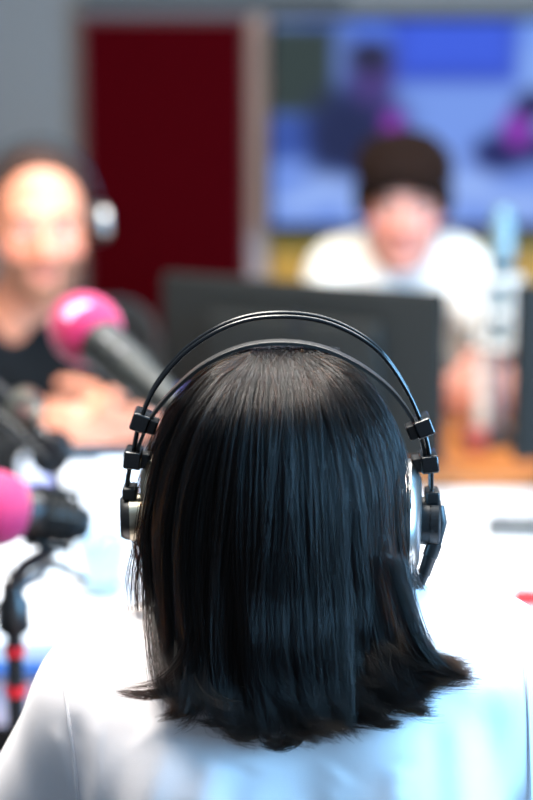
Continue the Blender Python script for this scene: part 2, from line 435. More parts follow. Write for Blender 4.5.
# red acoustic panel: felt board with frame
x0, x1 = at(83, 200, WB-.06).x, at(248, 200, WB-.06).x; z1 = at(100, 17, WB-.06).z
rp = thing('acoustic_panel', ((x0+x1)/2, WB-.03, .12), 'tall dark red fabric acoustic panel on the back wall beside the television', 'wall panel')
MB().box(((x0+x1)/2, WB-.03, (z1+.12)/2), (x1-x0-.02, .045, z1-.14), bev=.006).build('felt', M_red, rp)
m = MB()
for xx in (x0+.005, x1-.005): m.box((xx, WB-.028, (z1+.12)/2), (.012, .056, z1-.12))
for zz in (z1-.006, .126): m.box(((x0+x1)/2, WB-.028, zz), (x1-x0-.02, .056, .012))
m.build('frame', mat('dark_red_frame', (92, 8, 14), .5), rp, smooth=False)
c, s = wbox(270, 229, 600, 262, WB-.03, .03)
op = thing('wainscot_panel', (c[0], c[1], c[2]-s[2]), 'ochre orange wall board directly under the television', 'wall panel')
MB().box((c[0], c[1]-.012, c[2]-.45), (s[0], .04, s[2]+.9), bev=.005).build('board', M_orange, op)
m = MB().box((c[0], c[1]-.018, c[2]+s[2]/2+.003), (s[0]+.02, .05, .012)); m.build('cap_strip', M_post, op, smooth=False)

# television with a video call
TY = WB-.14
a = at(271, 20, TY); b = at(640, 226, TY)
tvw, tvh = b.x-a.x, a.z-b.z; tvc = V(((a.x+b.x)/2, TY, (a.z+b.z)/2))
tv = thing('television', tvc-V((0, 0, tvh/2)), 'large flat television on the back wall showing a blue video call', 'television')
MB().box(tvc+V((0, .03, 0)), (tvw+.02, .045, tvh+.02), bev=.006).build('casing', M_black, tv)
MB().box(tvc+V((0, .085, 0)), (.4, .10, .3)).build('wall_bracket', M_blackm, tv, smooth=False)
m = MB()
for xx in (-1, 1): m.box(tvc+V((xx*(tvw/2+.004), .004, 0)), (.014, .014, tvh+.02))
for zz in (-1, 1): m.box(tvc+V((0, .004, zz*(tvh/2+.004))), (tvw+.02, .014, .014))
m.build('bezel', M_blackg, tv, smooth=False)
def screen_rgb(x, y):
    def soft(d, s=4): return 1/(1+np.exp(np.clip(d/s, -30, 30)))
    def E(cx, cy, rx, ry, s=.12): return soft(np.sqrt(((x-cx)/rx)**2+((y-cy)/ry)**2)-1, s)
    def B(xa, ya, xb, yb, s=2.0): return soft(np.maximum(np.maximum(xa-x, x-xb), np.maximum(ya-y, y-yb)), s)
    c = np.ones(x.shape+(3,))*np.array([112, 146, 224.])
    def put(m_, col, o=1):
        nonlocal c; c = c*(1-m_[..., None]*o)+np.array(col, float)*m_[..., None]*o
    put(B(300, 0, 900, 46, 5), (64, 104, 222), .8)
    put(B(392, 10, 514, 80, 3), (38, 60, 172)); put(B(398, 10, 505, 70, 3), (56, 88, 214))
    put(B(514, 0, 900, 400, 4), (130, 168, 236), .7)
    put(B(250, 26, 334, 114), (44, 56, 54)); put(B(334, 26, 352, 90), (84, 110, 176)); put(B(250, 114, 316, 162), (50, 78, 160))
    put(E(440, 178, 200, 22), (140, 172, 240), .8); put(B(250, 166, 640, 400, 4), (94, 128, 214), .8)
    for (cx, cy, rx, ry) in ((330, 186, 26, 12), (298, 204, 24, 9), (362, 206, 22, 12), (470, 186, 26, 12), (520, 205, 34, 12), (440, 212, 22, 8), (580, 190, 30, 12)): put(E(cx, cy, rx, ry, .3), (164, 192, 246), .8)
    put(E(356, 128, 47, 44), (20, 28, 72)); put(B(314, 122, 398, 168, 4), (20, 28, 72)); put(E(371, 76, 21, 30), (66, 48, 116)); put(E(369, 56, 21, 16), (30, 28, 62)); put(E(392, 124, 11, 15, .2), (140, 44, 168))
    put(E(498, 152, 26, 18), (24, 28, 88)); put(B(500, 132, 560, 162, 4), (26, 26, 84)); put(E(516, 128, 15, 20), (134, 44, 166)); put(E(530, 104, 18, 15), (32, 26, 78))
    return c/255
nx, nz = 220, 120
gx = np.linspace(-tvw/2, tvw/2, nx); gz = np.linspace(-tvh/2, tvh/2, nz)
GX, GZ = np.meshgrid(gx, gz, indexing='ij')
vs = np.stack([GX+tvc.x, np.full(GX.shape, tvc.y+.004), GZ+tvc.z], -1).reshape(-1, 3)
ii, jj = np.meshgrid(np.arange(nx-1), np.arange(nz-1), indexing='ij'); a0 = (ii*nz+jj).ravel()
fs = np.stack([a0, a0+nz, a0+nz+1, a0+1], 1)
rgb = screen_rgb(271+(GX/tvw+.5)*369, 226-(GZ/tvh+.5)*206).reshape(-1, 3); rgb = np.where(rgb < .04045, rgb/12.92, ((rgb+.055)/1.055)**2.4)
ms = bpy.data.materials.new('video_picture'); ms.use_nodes = True; nt = ms.node_tree; bb = nt.nodes['Principled BSDF']
an = nt.nodes.new('ShaderNodeAttribute'); an.attribute_name = 'tone'; nt.links.new(an.outputs['Color'], bb.inputs['Emission Color'])
bb.inputs['Emission Strength'].default_value = .80; bb.inputs['Base Color'].default_value = (.01, .01, .01, 1); bb.inputs['Roughness'].default_value = .6; bb.inputs['Specular IOR Level'].default_value = .05
npmesh('screen', vs, fs, ms, tv, rgb, label='lit screen with two blurred callers in a blue room')

# ceiling luminaires: frames around the lamps
for i, (x, y, s) in enumerate(((-.35, 2.45, 1.1), (.75, 2.45, 1.1), (-.3, 1.30, .6))):
    if i == 0: lab = 'large square ceiling light frame over the left half of the table'
    elif i == 1: lab = 'large square ceiling light frame over the right half of the table'
    else: lab = 'small square ceiling light frame over the woman with headphones'
    t = thing('ceiling_light', (x, y, 2.62), lab, 'ceiling light', 'ceiling lights'); m = MB()
    for d in (-1, 1):
        if not (i == 1 and d == -1): m.box((x+d*(s/2-.02), y, 2.66), (.035, s, .08))
        m.box((x, y+d*(s/2-.02), 2.66), (s-.07, .035, .08))
    m.build('frame', M_white, t, smooth=False)
    MB().box((x, y, 2.69), (s-.08, s-.08, .02)).build('diffuser', mat('opal_diffuser', (250, 250, 245), .6), t, smooth=False)

# ================================================================== TABLES
TT = .80
def slab(name, x0, x1, y0, y1, z0, z1, m_, parent, r=.12, bev=.004):
    o = MB(); vs = []; fs = []; n = 10
    def ring(ins, z):
        q = []
        for (sx, sy, a0) in ((1, 1, 0), (-1, 1, 90), (-1, -1, 180), (1, -1, 270)):
            for k in range(n+1):
                a = math.radians(a0+90*k/n); q.append(V(((x1-r if sx > 0 else x0+r)+(r-ins)*math.cos(a), (y1-r if sy > 0 else y0+r)+(r-ins)*math.sin(a), z)))
        return q
    for ins, z in ((bev, z0), (0, z0+bev), (0, z1-bev), (bev, z1)): vs += ring(ins, z)
    m = 4*(n+1)
    for j in range(3):
        for k in range(m): fs.append((j*m+k, j*m+(k+1) % m, (j+1)*m+(k+1) % m, (j+1)*m+k))
    fs.append(tuple(range(m-1, -1, -1))); fs.append(tuple(3*m+k for k in range(m)))
    return o.add(vs, fs).build(name, m_, parent)
tb = thing('studio_table', (.25, 2.5, 0), 'long white studio table with pale apron and blue edge strip', 'table')
slab('table_top', -1.35, 1.75, 2.10, 2.90, TT-.03, TT, M_white, tb)
slab('edge_strip', -1.352, 1.752, 2.098, 2.902, TT-.046, TT-.0305, M_blue, tb)
slab('apron', -1.33, 1.73, 2.12, 2.88, TT-.118, TT-.047, M_apron, tb)
for x in (-1.2, 1.6):
    for y in (2.24, 2.8): MB().tube([(x, y, 0), (x, y, TT-.118)], .03, 16).build('leg', M_steel, tb)
wd = thing('wooden_desk', (.75, 3.2, 0), 'orange wooden desk behind the white table, in front of the young man', 'desk')
TW = TT+.022
slab('desk_top', .20, 1.6, 2.80, 3.36, TT+.001, TW, M_wood, wd, .03)
slab('front_panel', .22, 1.58, 2.93, 2.95, .02, TT, M_wood, wd, .005)
for x in (.25, 1.55): MB().box((x, 3.155, TT/2), (.03, .38, TT)).build('side_panel', M_wood, wd, smooth=False)

# ================================================================== MONITORS
def monitor(name_label, p0, p1, ztop, h, logo=True, TT=TT):
    """back of a flat screen from p0 to p1 (x,y pairs) seen from behind"""
    a = V((p0[0], p0[1], 0)); b = V((p1[0], p1[1], 0)); L = (b-a).length; ang = math.atan2(b.y-a.y, b.x-a.x); R = Matrix.Rotation(ang, 3, 'Z')
    c = (a+b)/2; t = thing('computer_monitor', (c.x, c.y, TT), name_label, 'monitor')
    def W(x, y, z): return V((c.x, c.y, 0))+R @ V((x, y, z))
    MB().box(W(0, .012, ztop-h/2), (L, .024, h), R, .008).build('casing', M_blackm, t)
    MB().box(W(0, -.012, ztop-h*.5), (L*.62, .03, h*.62), R, .012).build('rear_housing', M_blackm, t)
    MB().box(W(0, .0255, ztop-h/2), (L-.02, .003, h-.02), R).build('screen', M_blackg, t, smooth=False)
    MB().box(W(0, -.045, (ztop-h*.45+TT)/2), (.065, .022, ztop-h*.45-TT), R, .006).build('stand_neck', M_black, t)
    MB().box(W(0, -.01, TT+.0075), (.24, .18, .013), R, .006).build('stand_base', M_black, t)
    if logo: MB().lathe([(0, .013), (.002, .013)], W(0.015, -.0275, ztop-.055), R @ V((0, -1, 0)), 20).build('badge', M_chromeD, t, label='small round grey badge')
    m = MB()
    for i in range(9): m.box(W(-.08+.02*i, -.0275, ztop-h*.34), (.012, .002, .004), R)
    m.build('vent_slots', M_black, t, smooth=False)
    return t
a = at(160, 268, 2.93); b = at(443, 290, 2.72)
monitor('dark computer monitor seen from behind, between the two men on the white table', (a.x, a.y), (b.x, b.y), a.z-.008, .262)
a = at(518, 284, 2.72); monitor('dark computer monitor at the right frame edge, its back to the camera', (a.x, 2.70), (a.x+.44, 2.80), a.z, .262, TT=TW)

# ================================================================== MAN IN BLACK (left, ruddy, facing the camera)
def seated_man(root, head_c, head_rot, sh_l, sh_r, handL, handR, elL, elR, skin, shirt, jersey, hipxy, sleeve_long, stubble, hair_fn, neckcut, seat_z=.47, scale=1.0):
    MH = Matrix.Translation(head_c) @ head_rot.to_4x4() @ Matrix.Scale(scale, 4)
    hp = xf(head_prims(), MH)
    neck_t = MH @ V((0, .02, -.06)); shm = (V(sh_l)+V(sh_r))/2; neck_b = shm+V((0, .02, .02))
    body = [cap(neck_t, neck_b, .054, .060, .03)]
    hip = V((hipxy[0], hipxy[1], seat_z+.09))
    tor = [cap(sh_l, sh_r, .058, .058, .05), cap(neck_b+V((0, .01, .01)), (V(sh_l)+shm)/2, .045, .05, .05), cap(neck_b+V((0, .01, .01)), (V(sh_r)+shm)/2, .045, .05, .05),
           ell(shm*.78+hip*.22, (.170*scale, .112, .17), .06), ell(shm*.45+hip*.55, (.150, .115, .19), .06), ell(hip+V((0, 0, .05)), (.155, .12, .12), .06)]
    arms = [cap(sh_l, elL, .052, .042, .03), cap(sh_r, elR, .052, .042, .03)]
    fore = [cap(elL, handL[0], .040, .027, .02), cap(elR, handR[0], .040, .027, .02)]
    hands = hand_prims(*handL)+hand_prims(*handR)
    vs, fs = solid(hp+body+inflate(tor+arms, -.012)+fore+hands, .0045, 2)
    npmesh('body', vs, fs, skin, root, face_tone(vs, MH, stubble))
    if sleeve_long:
        fl = []
        for e, hnd in ((elL, handL), (elR, handR)):
            w_ = V(hnd[0]); e = V(e); q = e+(w_-e)*.93; fl.append(cap(e, w_, .047, .036, .02, cut=(q, (w_-e))))
        sl = tor+arms+fl
    else:
        sl = list(tor)
        for s_, e in ((sh_l, elL), (sh_r, elR)):
            s_, e = V(s_), V(e); q = s_+(e-s_)*.75; sl.append(cap(s_, e, .060, .062, .03, cut=(q, (e-s_))))
    sl = inflate(sl, .004)+neckcut(MH, neck_b)
    vs, fs = solid(sl, .006, 2)
    nn = np.sin(vs[:, 2]*60+vs[:, 0]*25)*np.sin(vs[:, 0]*38+vs[:, 2]*14)*.003
    vs[:, 1] += nn*(vs[:, 2] < shm.z)
    npmesh(jersey, vs, fs, shirt, root)
    k1, k2 = hip+V((-.11, -.42, .0)), hip+V((.11, -.42, .0)); f1, f2 = V((k1.x, k1.y-.02, 0)), V((k2.x, k2.y-.02, 0))
    vs, fs = solid(lower_body(hip, k1, k2, f1, f2), .009); npmesh('trousers', vs, fs, M_jean, root)
    shoe(f1, (0, -1, 0), root); shoe(f2, (0, -1, 0), root)
    eyes(root, MH, hair_fn(MH, root)); return MH
def short_hair(o, vs, fs, n, L, rgb, curl, r=.00035, seed=1, lie=0):
    g = np.random.default_rng(seed); k = 8; f = fs[g.integers(0, len(fs), n)]; w4 = g.dirichlet((1, 1, 1, 1), n); p = (vs[f]*w4[:, :, None]).sum(1)
    nr = np.cross(vs[f[:, 2]]-vs[f[:, 0]], vs[f[:, 3]]-vs[f[:, 1]]); nr /= np.linalg.norm(nr, axis=1)[:, None]+1e-9
    c = vs.mean(0); sg = np.sign(((p-c)*nr).sum(1)); nr *= np.where(sg == 0, 1, sg)[:, None]
    dn = nr*(1-lie)+np.array([0, 0, -1.])*lie+g.normal(0, .25, (n, 3)); dn /= np.linalg.norm(dn, axis=1)[:, None]
    t = np.linspace(0, 1, k)[None, :, None]; a = np.cross(dn, g.normal(0, 1, (n, 3))); a /= np.linalg.norm(a, axis=1)[:, None]+1e-9; b = np.cross(dn, a); ln = L*g.uniform(.6, 1.2, (n, 1, 1))
    q = p[:, None]+dn[:, None]*ln*t*(1-.35*curl*t)+curl*ln*.32*(a[:, None]*np.sin(t*5.5)+b[:, None]*(1-np.cos(t*5.5)))
    h = bpy.data.hair_curves.new('short_strands'); h.add_curves([k]*n); h.attributes['position'].data.foreach_set('vector', q.astype(np.float32).ravel())
    ra = h.attributes.get('radius') or h.attributes.new('radius', 'FLOAT', 'POINT'); ra.data.foreach_set('value', np.tile(np.linspace(r, r*.3, k), n).astype(np.float32))
    h.materials.append(mat('short_strand_%d_%d_%d' % rgb, rgb, .6, spec=.25, var=.3)); q = bpy.data.objects.new('hair_strands', h); COL.objects.link(q); q.parent = o; q.matrix_parent_inverse = world_of(o).inverted(); q['kind'] = 'stuff'
def man_hair(MH, root):
    P = []                                                        # cropped ring of hair, bald crown
    P += [ell((0, .018, .036), (.0775, .095, .084), .01), ell((0, -.10, .02), (.10, .090, .088), .012, sub=1), ell((0, -.10, .075), (.030, .05, .05), .012, sub=1),
          ell((0, 0, -.10), (.2, .2, .062), .01, sub=1)]
    vs, fs = solid(xf(P, MH), .004); short_hair(npmesh('hair', vs, fs, M_hairsh, root, label='short brown hair around a balding crown'), vs, fs, 9000, .007, (58, 36, 24), .1, lie=.55)
    B = inflate([ell((0, -.032, -.03), (.060, .056, .082)), ell((0, -.040, -.082), (.046, .042, .030)), cap((0, -.074, -.098), (0, -.076, -.100), .017, .017), cap((-.040, -.058, -.028), (-.040, -.050, -.03), .022, .022), cap((.040, -.058, -.028), (.040, -.050, -.03), .022, .022),
                 cap((-.022, -.080, -.050), (.022, -.080, -.050), .006, .006, .008)], .0022)
    B += [ell((0, -.05, .075), (.13, .14, .124), .004, sub=1), ell((0, -.10, -.0655), (.024, .04, .011), .003, sub=1), ell((0, .09, -.05), (.12, .10, .12), .008, sub=1)]
    vs, fs = solid(xf(B, MH), .003); short_hair(npmesh('beard', vs, fs, mat('stubble_beard', (150, 100, 76), .9, bump=.6, bscale=500), root, label='short brown beard around the mouth'), vs, fs, 5000, .004, (150, 104, 80), .1, .00025, 5, .4)
    return M_hairsh
hc = at(39, 224, 3.0); man = thing('person', (hc.x, 3.15, 0), 'balding bearded man in a black sweater and headphones seated at the left', 'person')
Rm = Matrix.Rotation(math.radians(12), 3, 'Z') @ Matrix.Rotation(math.radians(4), 3, 'X')
shl, shr = at(-80, 345, 3.10), at(118, 338, 3.08)
hL, hR = at(136, 424, 2.76), at(72, 424, 2.80)
MHm = seated_man(man, hc, Rm, shl, shr, (at(92, 424, 2.84), (1, -.25, .05), (0, .6, .5), 1, 1.0), (at(122, 426, 2.84), (-1, -.25, .10), (0, .9, -.2), -1, .9),
                 at(-85, 500, 2.95), V((-.20, 3.05, .865)) , M_skinm, M_sweat, 'sweater', (hc.x-.03, 3.28), True, .75, man_hair,
                 lambda MH, nb: [ell(nb+V((0, -.045, .075)), (.060, .065, .070), .01, sub=1), ell(nb+V((.0, -.09, .035)), (.030, .06, .045), .01, sub=1)])
office_chair(hc.x-.03, 3.30, 0, 'dark office chair under the man in the black sweater')
# his headphones: shiny silver cup
hp2 = thing('headphones', hc+V((0, 0, .12)), 'headphones with a shiny silver ear cup on the balding man', 'headphones')
for s in (-1, 1):
    ax = (MHm.to_3x3() @ V((s, 0, 0))).normalized(); cc = MHm @ V((s*.078, .010, -.002))
    e = MB().lathe([(0, .027), (.004, .031), (.014, .031), (.018, .027)], cc, ax, 28).build('ear_cushion', M_black, hp2)
    c2 = MB().lathe([(.018, .027), (.020, .030), (.030, .029), (.034, .022), (.035, .010)], cc, ax, 28).build('ear_cup', M_steel, hp2, label='shiny silver ear cup')
pts = [MHm @ V((.098*math.cos(a), .012, .128*math.sin(a)+.006)) for a in np.linspace(0.22, math.pi-.22, 20)]
MB().tube(pts, .0028, 8).build('headband', M_chromeD, hp2)

# ================================================================== YOUNG MAN (white T-shirt)
def boy_hair(MH, root):
    P = [ell((0, .018, .050), (.080, .094, .074), .01), ell((0, -.062, .086), (.062, .036, .026), .01)]
    for i_ in range(26):
        a_ = -.9+1.8*i_/25; P.append(ell((.074*math.sin(a_*1.25), -.012-.082*math.cos(a_*1.25), .066+.012*math.sin(i_*2.3)), (.012, .012, .018), .006))
    for s_ in (-1, 1):
        for i_ in range(8): P.append(ell((s_*.080, .0+.012*i_-.03, .02+.008*math.sin(i_*2)), (.008, .013, .024), .008))
    r2 = random.Random(3)
    for i in range(130):
        u = r2.uniform(0, 2*math.pi); v = r2.uniform(.15, 1.0); z = .055+.078*v; rr = math.sqrt(max(0, 1-v*v*.9))
        P.append(ell((.080*rr*math.cos(u), .012+.096*rr*math.sin(u), z), [r2.uniform(.011, .018)]*3, .006))
    P += [ell((0, -.12, -.010), (.066, .085, .074), .006, sub=1), ell((0, -.02, -.09), (.2, .12, .075), .01, sub=1)]
    vs, fs = solid(xf(P, MH), .004, 1); short_hair(npmesh('hair', vs, fs, M_hairbr, root, label='curly dark brown hair'), vs, fs, 14000, .012, (44, 24, 14), 1.0, .0004, 9); return M_hairbr
bc = at(403, 208, 3.5); boy = thing('person', (bc.x, 3.6, 0), 'young man in a white T-shirt facing the camera behind the monitor', 'person')
Rb = Matrix.Rotation(math.radians(-3), 3, 'Z') @ Matrix.Rotation(math.radians(3), 3, 'X')
shl, shr = at(342, 274, 3.60), at(452, 272, 3.58)
seated_man(boy, bc, Rb, shl, shr, (at(438, 396, 3.20), (1, -.1, .04), (0, .8, .4), 1, .8), (at(520, 392, 3.18), (-1, -.05, .05), (0, .9, -.2), -1, .9),
           at(300, 400, 3.42), at(545, 372, 3.42), M_skinb, M_tee2, 't_shirt', (bc.x, 3.80), False, 0, boy_hair,
           lambda MH, nb: [ell(nb+V((0, -.025, .075)), (.060, .070, .056), .01, sub=1)], scale=.94)
office_chair(bc.x, 3.82, 0, 'dark office chair under the young man in the white T-shirt')

# ================================================================== WOMAN (main subject, back to the camera)
wo = thing('person', (.01, 1.35, 0), 'woman with long black hair in a white top, seen from behind', 'person')
HC = V((.0085, 1.272, 1.168))
MW = Matrix.Translation(HC) @ Matrix.Rotation(math.pi, 4, 'Z') @ Matrix.Rotation(math.radians(10), 4, 'X') @ Matrix.Scale(.95, 4)
SL, SR = V((-.108, 1.250, 1.042)), V((.148, 1.250, 1.064))
EL, ER = V((-.218, 1.345, .815)), V((.290, 1.350, .835)); WL, WR = V((-.13, 1.58, .705)), V((.16, 1.58, .705))
nb = V((.010, 1.262, 1.06)); hipw = V((.01, 1.36, .56))
torso = [cap(SL, SR, .050, .052, .05), ell((.015, 1.285, .92), (.150, .150, .175), .07), ell((-.055, 1.235, 1.00), (.068, .075, .075), .05), ell((.085, 1.235, 1.01), (.068, .075, .075), .05),
         ell((.012, 1.30, .78), (.135, .115, .16), .07), ell(hipw+V((0, 0, .05)), (.150, .12, .12), .06)]
neck = [cap(V((.009, 1.275, 1.12)), nb, .048, .054, .03)]
vs, fs = solid(xf(head_prims(), MW)+neck+inflate(torso+[cap(SL, EL, .044, .038, .03), cap(SR, ER, .044, .038, .03)], -.012)+[cap(EL, WL, .034, .024, .02), cap(ER, WR, .034, .024, .02)]
               + hand_prims(WL, (.25, 1, -.25), (0, -.3, -1), 1, .35, .95)+hand_prims(WR, (-.25, 1, -.25), (0, -.3, -1), -1, .35, .95), .004, 2)
npmesh('body', vs, fs, M_skinw, wo, face_tone(vs, MW))
eyes(wo, MW, M_hairbr)
# loose top: drop shoulders, sleeves to the elbow
slv = []
for s_, e, r0 in ((SL, EL, .052), (SR, ER, .054)):
    q = s_+(e-s_)*.92; slv.append(cap(s_, e+(e-s_)*.1, r0, .058, .022, cut=(q, (e-s_))))
sp = torso+[cap((-.06, 1.265, 1.055), (.08, 1.265, 1.062), .048, .05, .05)]+slv+[ell(nb+V((0, .015, .062)), (.062, .072, .046), .012, sub=1)]
vs, fs = solid(sp, .0035, 3)
x, y, z = vs.T
# folds running down from the shoulders and a seam ridge round the sleeve
fold = np.zeros(len(vs)); FA = .55
def ridge(px0, py0, px1, py1, wdt, amp):
    a = at(px0, py0, 1.19); b = at(px1, py1, 1.13); dx, dz = b.x-a.x, b.z-a.z; L = math.hypot(dx, dz)
    t = ((x-a.x)*dx+(z-a.z)*dz)/L/L; d = ((x-a.x)*dz-(z-a.z)*dx)/L
    return FA*amp*np.exp(-(d/wdt)**2)*np.clip(t*2.2, 0, 1)*np.clip(2.6-t, 0, 1)
back = (y < 1.30)
fold += ridge(98, 700, 88, 800, .006, .0040)-ridge(72, 715, 68, 800, .007, .004)+ridge(52, 730, 50, 800, .006, .003)
fold += ridge(180, 690, 150, 800, .010, .0035)-ridge(140, 700, 118, 800, .009, .0035)+ridge(215, 740, 205, 800, .010, .003)-ridge(250, 745, 240, 800, .012, .003)
fold += ridge(455, 700, 470, 800, .010, .004)-ridge(430, 700, 440, 800, .010, .0035)+ridge(395, 745, 400, 800, .010, .0035)-ridge(490, 690, 500, 800, .010, .003)+ridge(340, 750, 335, 800, .012, .0025)
fold += .0012*np.sin(x*55+z*30+np.sin(z*40)*1.2)*np.sin(z*35+x*12)
vs[:, 1] -= fold*back
top = npmesh('top', vs, fs, M_tee, wo, label='loose white cotton top')
BV = BVHTree.FromPolygons([V(p) for p in vs], [tuple(f) for f in fs.tolist()])
for pp in ([(61, 646), (64, 680), (69, 720), (74, 760), (78, 798), (81, 840)], [(519, 604), (524, 640), (527, 690), (529, 740), (531, 800), (532, 840)]):
    w3 = []
    for px, py in pp:                                              # armhole seam lying on the cloth
        q = at(px, py, .9); d = (q-V((0, 0, CAM_Z))).normalized(); h = BV.ray_cast(q, d)
        if h[0] is not None: w3.append(h[0]+h[1]*.0002)
    MB().tube(catmull(w3, 6), .0013, 8).build('seam', M_tee, top)
for s_, e in ((SL, EL), (SR, ER)):                                 # hem of the sleeve
    q = s_+(e-s_)*.915; d = (e-s_).normalized(); u = d.orthogonal().normalized(); w_ = d.cross(u)
    MB().tube([q+(u*math.cos(a)+w_*math.sin(a))*.0575 for a in np.linspace(0, 2*math.pi, 40)[:-1]], .0022, 6, True).build('sleeve_hem', M_tee, top)
k1, k2 = hipw+V((-.10, .40, .0)), hipw+V((.10, .40, .0))
vs, fs = solid(lower_body(hipw, k1, k2, (k1.x, k1.y+.02, 0), (k2.x, k2.y+.02, 0)), .009); npmesh('trousers', vs, fs, M_jean, wo)
shoe((k1.x, k1.y+.02, 0), (0, 1, 0), wo); shoe((k2.x, k2.y+.02, 0), (0, 1, 0), wo)
office_chair(.01, 1.34, math.pi, 'dark office chair under the woman in the white top', back=.26)

# ---- hair
XC = 278.0
LV = [350, 356, 362, 378, 402, 430, 465, 510, 555, 598]
XL = [262, 245, 228, 209, 190, 177, 168, 161, 165, 192]
XR = [292, 310, 327, 346, 364, 376, 383, 382, 384, 400]
BB = [.026, .042, .058, .073, .087, .096, .103, .107, .109, .110]
hm = mat('black_hair_base', (6, 6, 8), .5, spec=.3)
def hair_ring(th, i, lay):
    """th: 0 faces the camera, + to the right of the frame"""
    c = at(XC, LV[i], 1.272); s = math.sin(th); a = ((XR[i]-XC) if s > 0 else (XC-XL[i]))*mpp(XC, LV[i], 1.272)
    lay = 1-(1-lay)*(1 if i > 2 else .5)
    return V((c.x+a*lay*s, 1.272-BB[i]*lay*math.cos(th), c.z-.026*max(0, -math.cos(th))))
# solid mass under the strands
m = MB(); vv = []; ff = []; n = 40
for i in range(len(LV)):
    for k in range(n): vv.append(hair_ring(2*math.pi*k/n, i, .90 if i else .86)-V((0, 0, .006)))
for i in range(len(LV)-1):
    for k in range(n): ff.append((i*n+k, i*n+(k+1) % n, (i+1)*n+(k+1) % n, (i+1)*n+k))
ff.append(tuple(range(n)))
m.add(vv, ff); 
# face opening: leave out the front of the mass below the fringe
def keep(f):
    c = sum((V(m.v[i]) for i in f), V())/len(f); return not (c.y > 1.272+.055 and c.z < 1.225)
m.f = [f for f in m.f if keep(f)]
hair = m.build('hair', hm, wo, sharp=False, label='long straight black hair')

# where the locks end on the back (each a lobe of hair of its own), across from the left to the right shoulder
LOBE = [(-.74, 178, 721), (-.55, 236, 735), (-.38, 258, 742), (-.20, 285, 747), (0, 310, 745), (.18, 334, 740), (.36, 352, 734), (.52, 394, 724), (.68, 428, 712), (.80, 432, 700), (.93, 470, 682)]
NP = 26
def guide(th, lay, short, jit, flick):
    u = math.sin(th); P = [V((HC.x+.010*u+random.gauss(0, .007), 1.284+random.gauss(0, .005), at(XC, 347.5, 1.272).z-.005))]
    wav = random.uniform(-.0022, .0022)
    for i in range(len(LV)):
        p = hair_ring(th+wav*3*i*.4, i, lay); p.x += wav*i; P.append(p)
    front = abs(th) > math.radians(80) or th < -math.radians(58+random.random()*12)
    if front:
        e = P[-1]; s = 1 if u > 0 else -1
        P.append(V((e.x+s*.001, 1.275+random.uniform(0, .03), e.z-.006))); P.append(V((e.x-s*.010+random.gauss(0, .004), 1.335+random.uniform(0, .02), e.z-.035)))
        P.append(V((e.x-s*.015, 1.35, e.z-.09-short*.05)))
    else:
        lb = min(LOBE, key=lambda l: abs(l[0]-u-jit)); tx = lb[1]+random.gauss(0, 7); ty = lb[2]+random.gauss(-3, 4)-short*95
        tx = tx*(1-short*.45)+(XC+u*130)*short*.45; ty = max(ty, 628)
        P.pop(); A = P[-1]; a_px = project(A)[0]
        py0 = project(A)[1]
        for t, bx, by in ((.30, .03, .34), (.60, .14+.05*flick, .72), (.84, .50+.08*flick, .97), (1.0, 1.0, 1.0)):
            qx = a_px+(tx-a_px)*bx; qy = py0+(ty-py0)*by
            Yg = A.y-.030*t
            q = at(qx, qy, Yg)
            for _ in range(3):                                   # drop on to the back of the top
                h = BV.ray_cast(V((q.x, .8, q.z)), V((0, 1, 0)))
                Ys = h[0].y if h[0] is not None else 1.24
                Yg = min(A.y-.006, Ys-.005-.020*max(0, lay-.84)/.16-.006*(1-t)); q = at(qx, qy, Yg)
            P.append(q)
    C = catmull(P, 6)
    # resample by arc length
    D = [0]
    for a, b in zip(C, C[1:]): D.append(D[-1]+(b-a).length)
    A_ = np.array([tuple(c) for c in C]); s = np.linspace(0, D[-1], NP); return np.stack([np.interp(s, D, A_[:, i]) for i in range(3)], 1), D[-1]
G_ = []
for k in range(370):
    th = random.uniform(-math.radians(84), math.radians(84)) if k < 335 else random.choice((-1, 1))*random.uniform(math.radians(80), math.radians(115))
    if th < -.66 and th > -1.4 and random.random() < .5: continue
    lay = random.choice((1.025, 1.0, .975, .94, .90, .87)) * random.uniform(.99, 1.008)
    short = max(0, random.gauss(.08, .28)) if random.random() < .75 else random.uniform(.1, .7)
    G_.append((th, guide(th, lay, min(short, .75 if abs(math.sin(th)) < .72 else .12), random.gauss(0, .07), random.uniform(-1, 1))))
strands = []; rad = []
tt = np.linspace(0, 1, NP)
for th, (g, L) in G_:
    g[:, 0] += random.uniform(.001, .0045)*np.sin(tt*random.uniform(5, 8)+random.uniform(0, 6.3))*tt*np.minimum(1, (1-tt)*4+.3)
    ns = int(random.choice((50, 90, 130, 190))) if abs(th) < math.radians(70) else 45
    ox = np.clip(rng.normal(0, 1, (ns, 3)), -1.6, 1.6); wide = .0022+.0014*abs(rng.normal())
    env = np.interp(tt, [0, .12, .5, .8, 1], [1.6, 1.5, 1.3, .80, .22])
    ph = rng.uniform(0, 6.28, (ns, 3)); fr = rng.uniform(2, 6, (ns, 1))
    for q in range(ns):
        nz = np.stack([np.sin(tt*fr[q]*2.2+ph[q, i])-math.sin(ph[q, i]) for i in range(3)], 1)*.0017*(.2+tt[:, None]*1.3)
        off = ox[q][None, :]*np.array([1, .55, .15])*wide*env[:, None]
        p = g+off+nz
        ln = 1-abs(rng.normal(0, .05)); p = np.stack([np.interp(tt*ln, tt, p[:, i]) for i in range(3)], 1)
        strands.append(p)
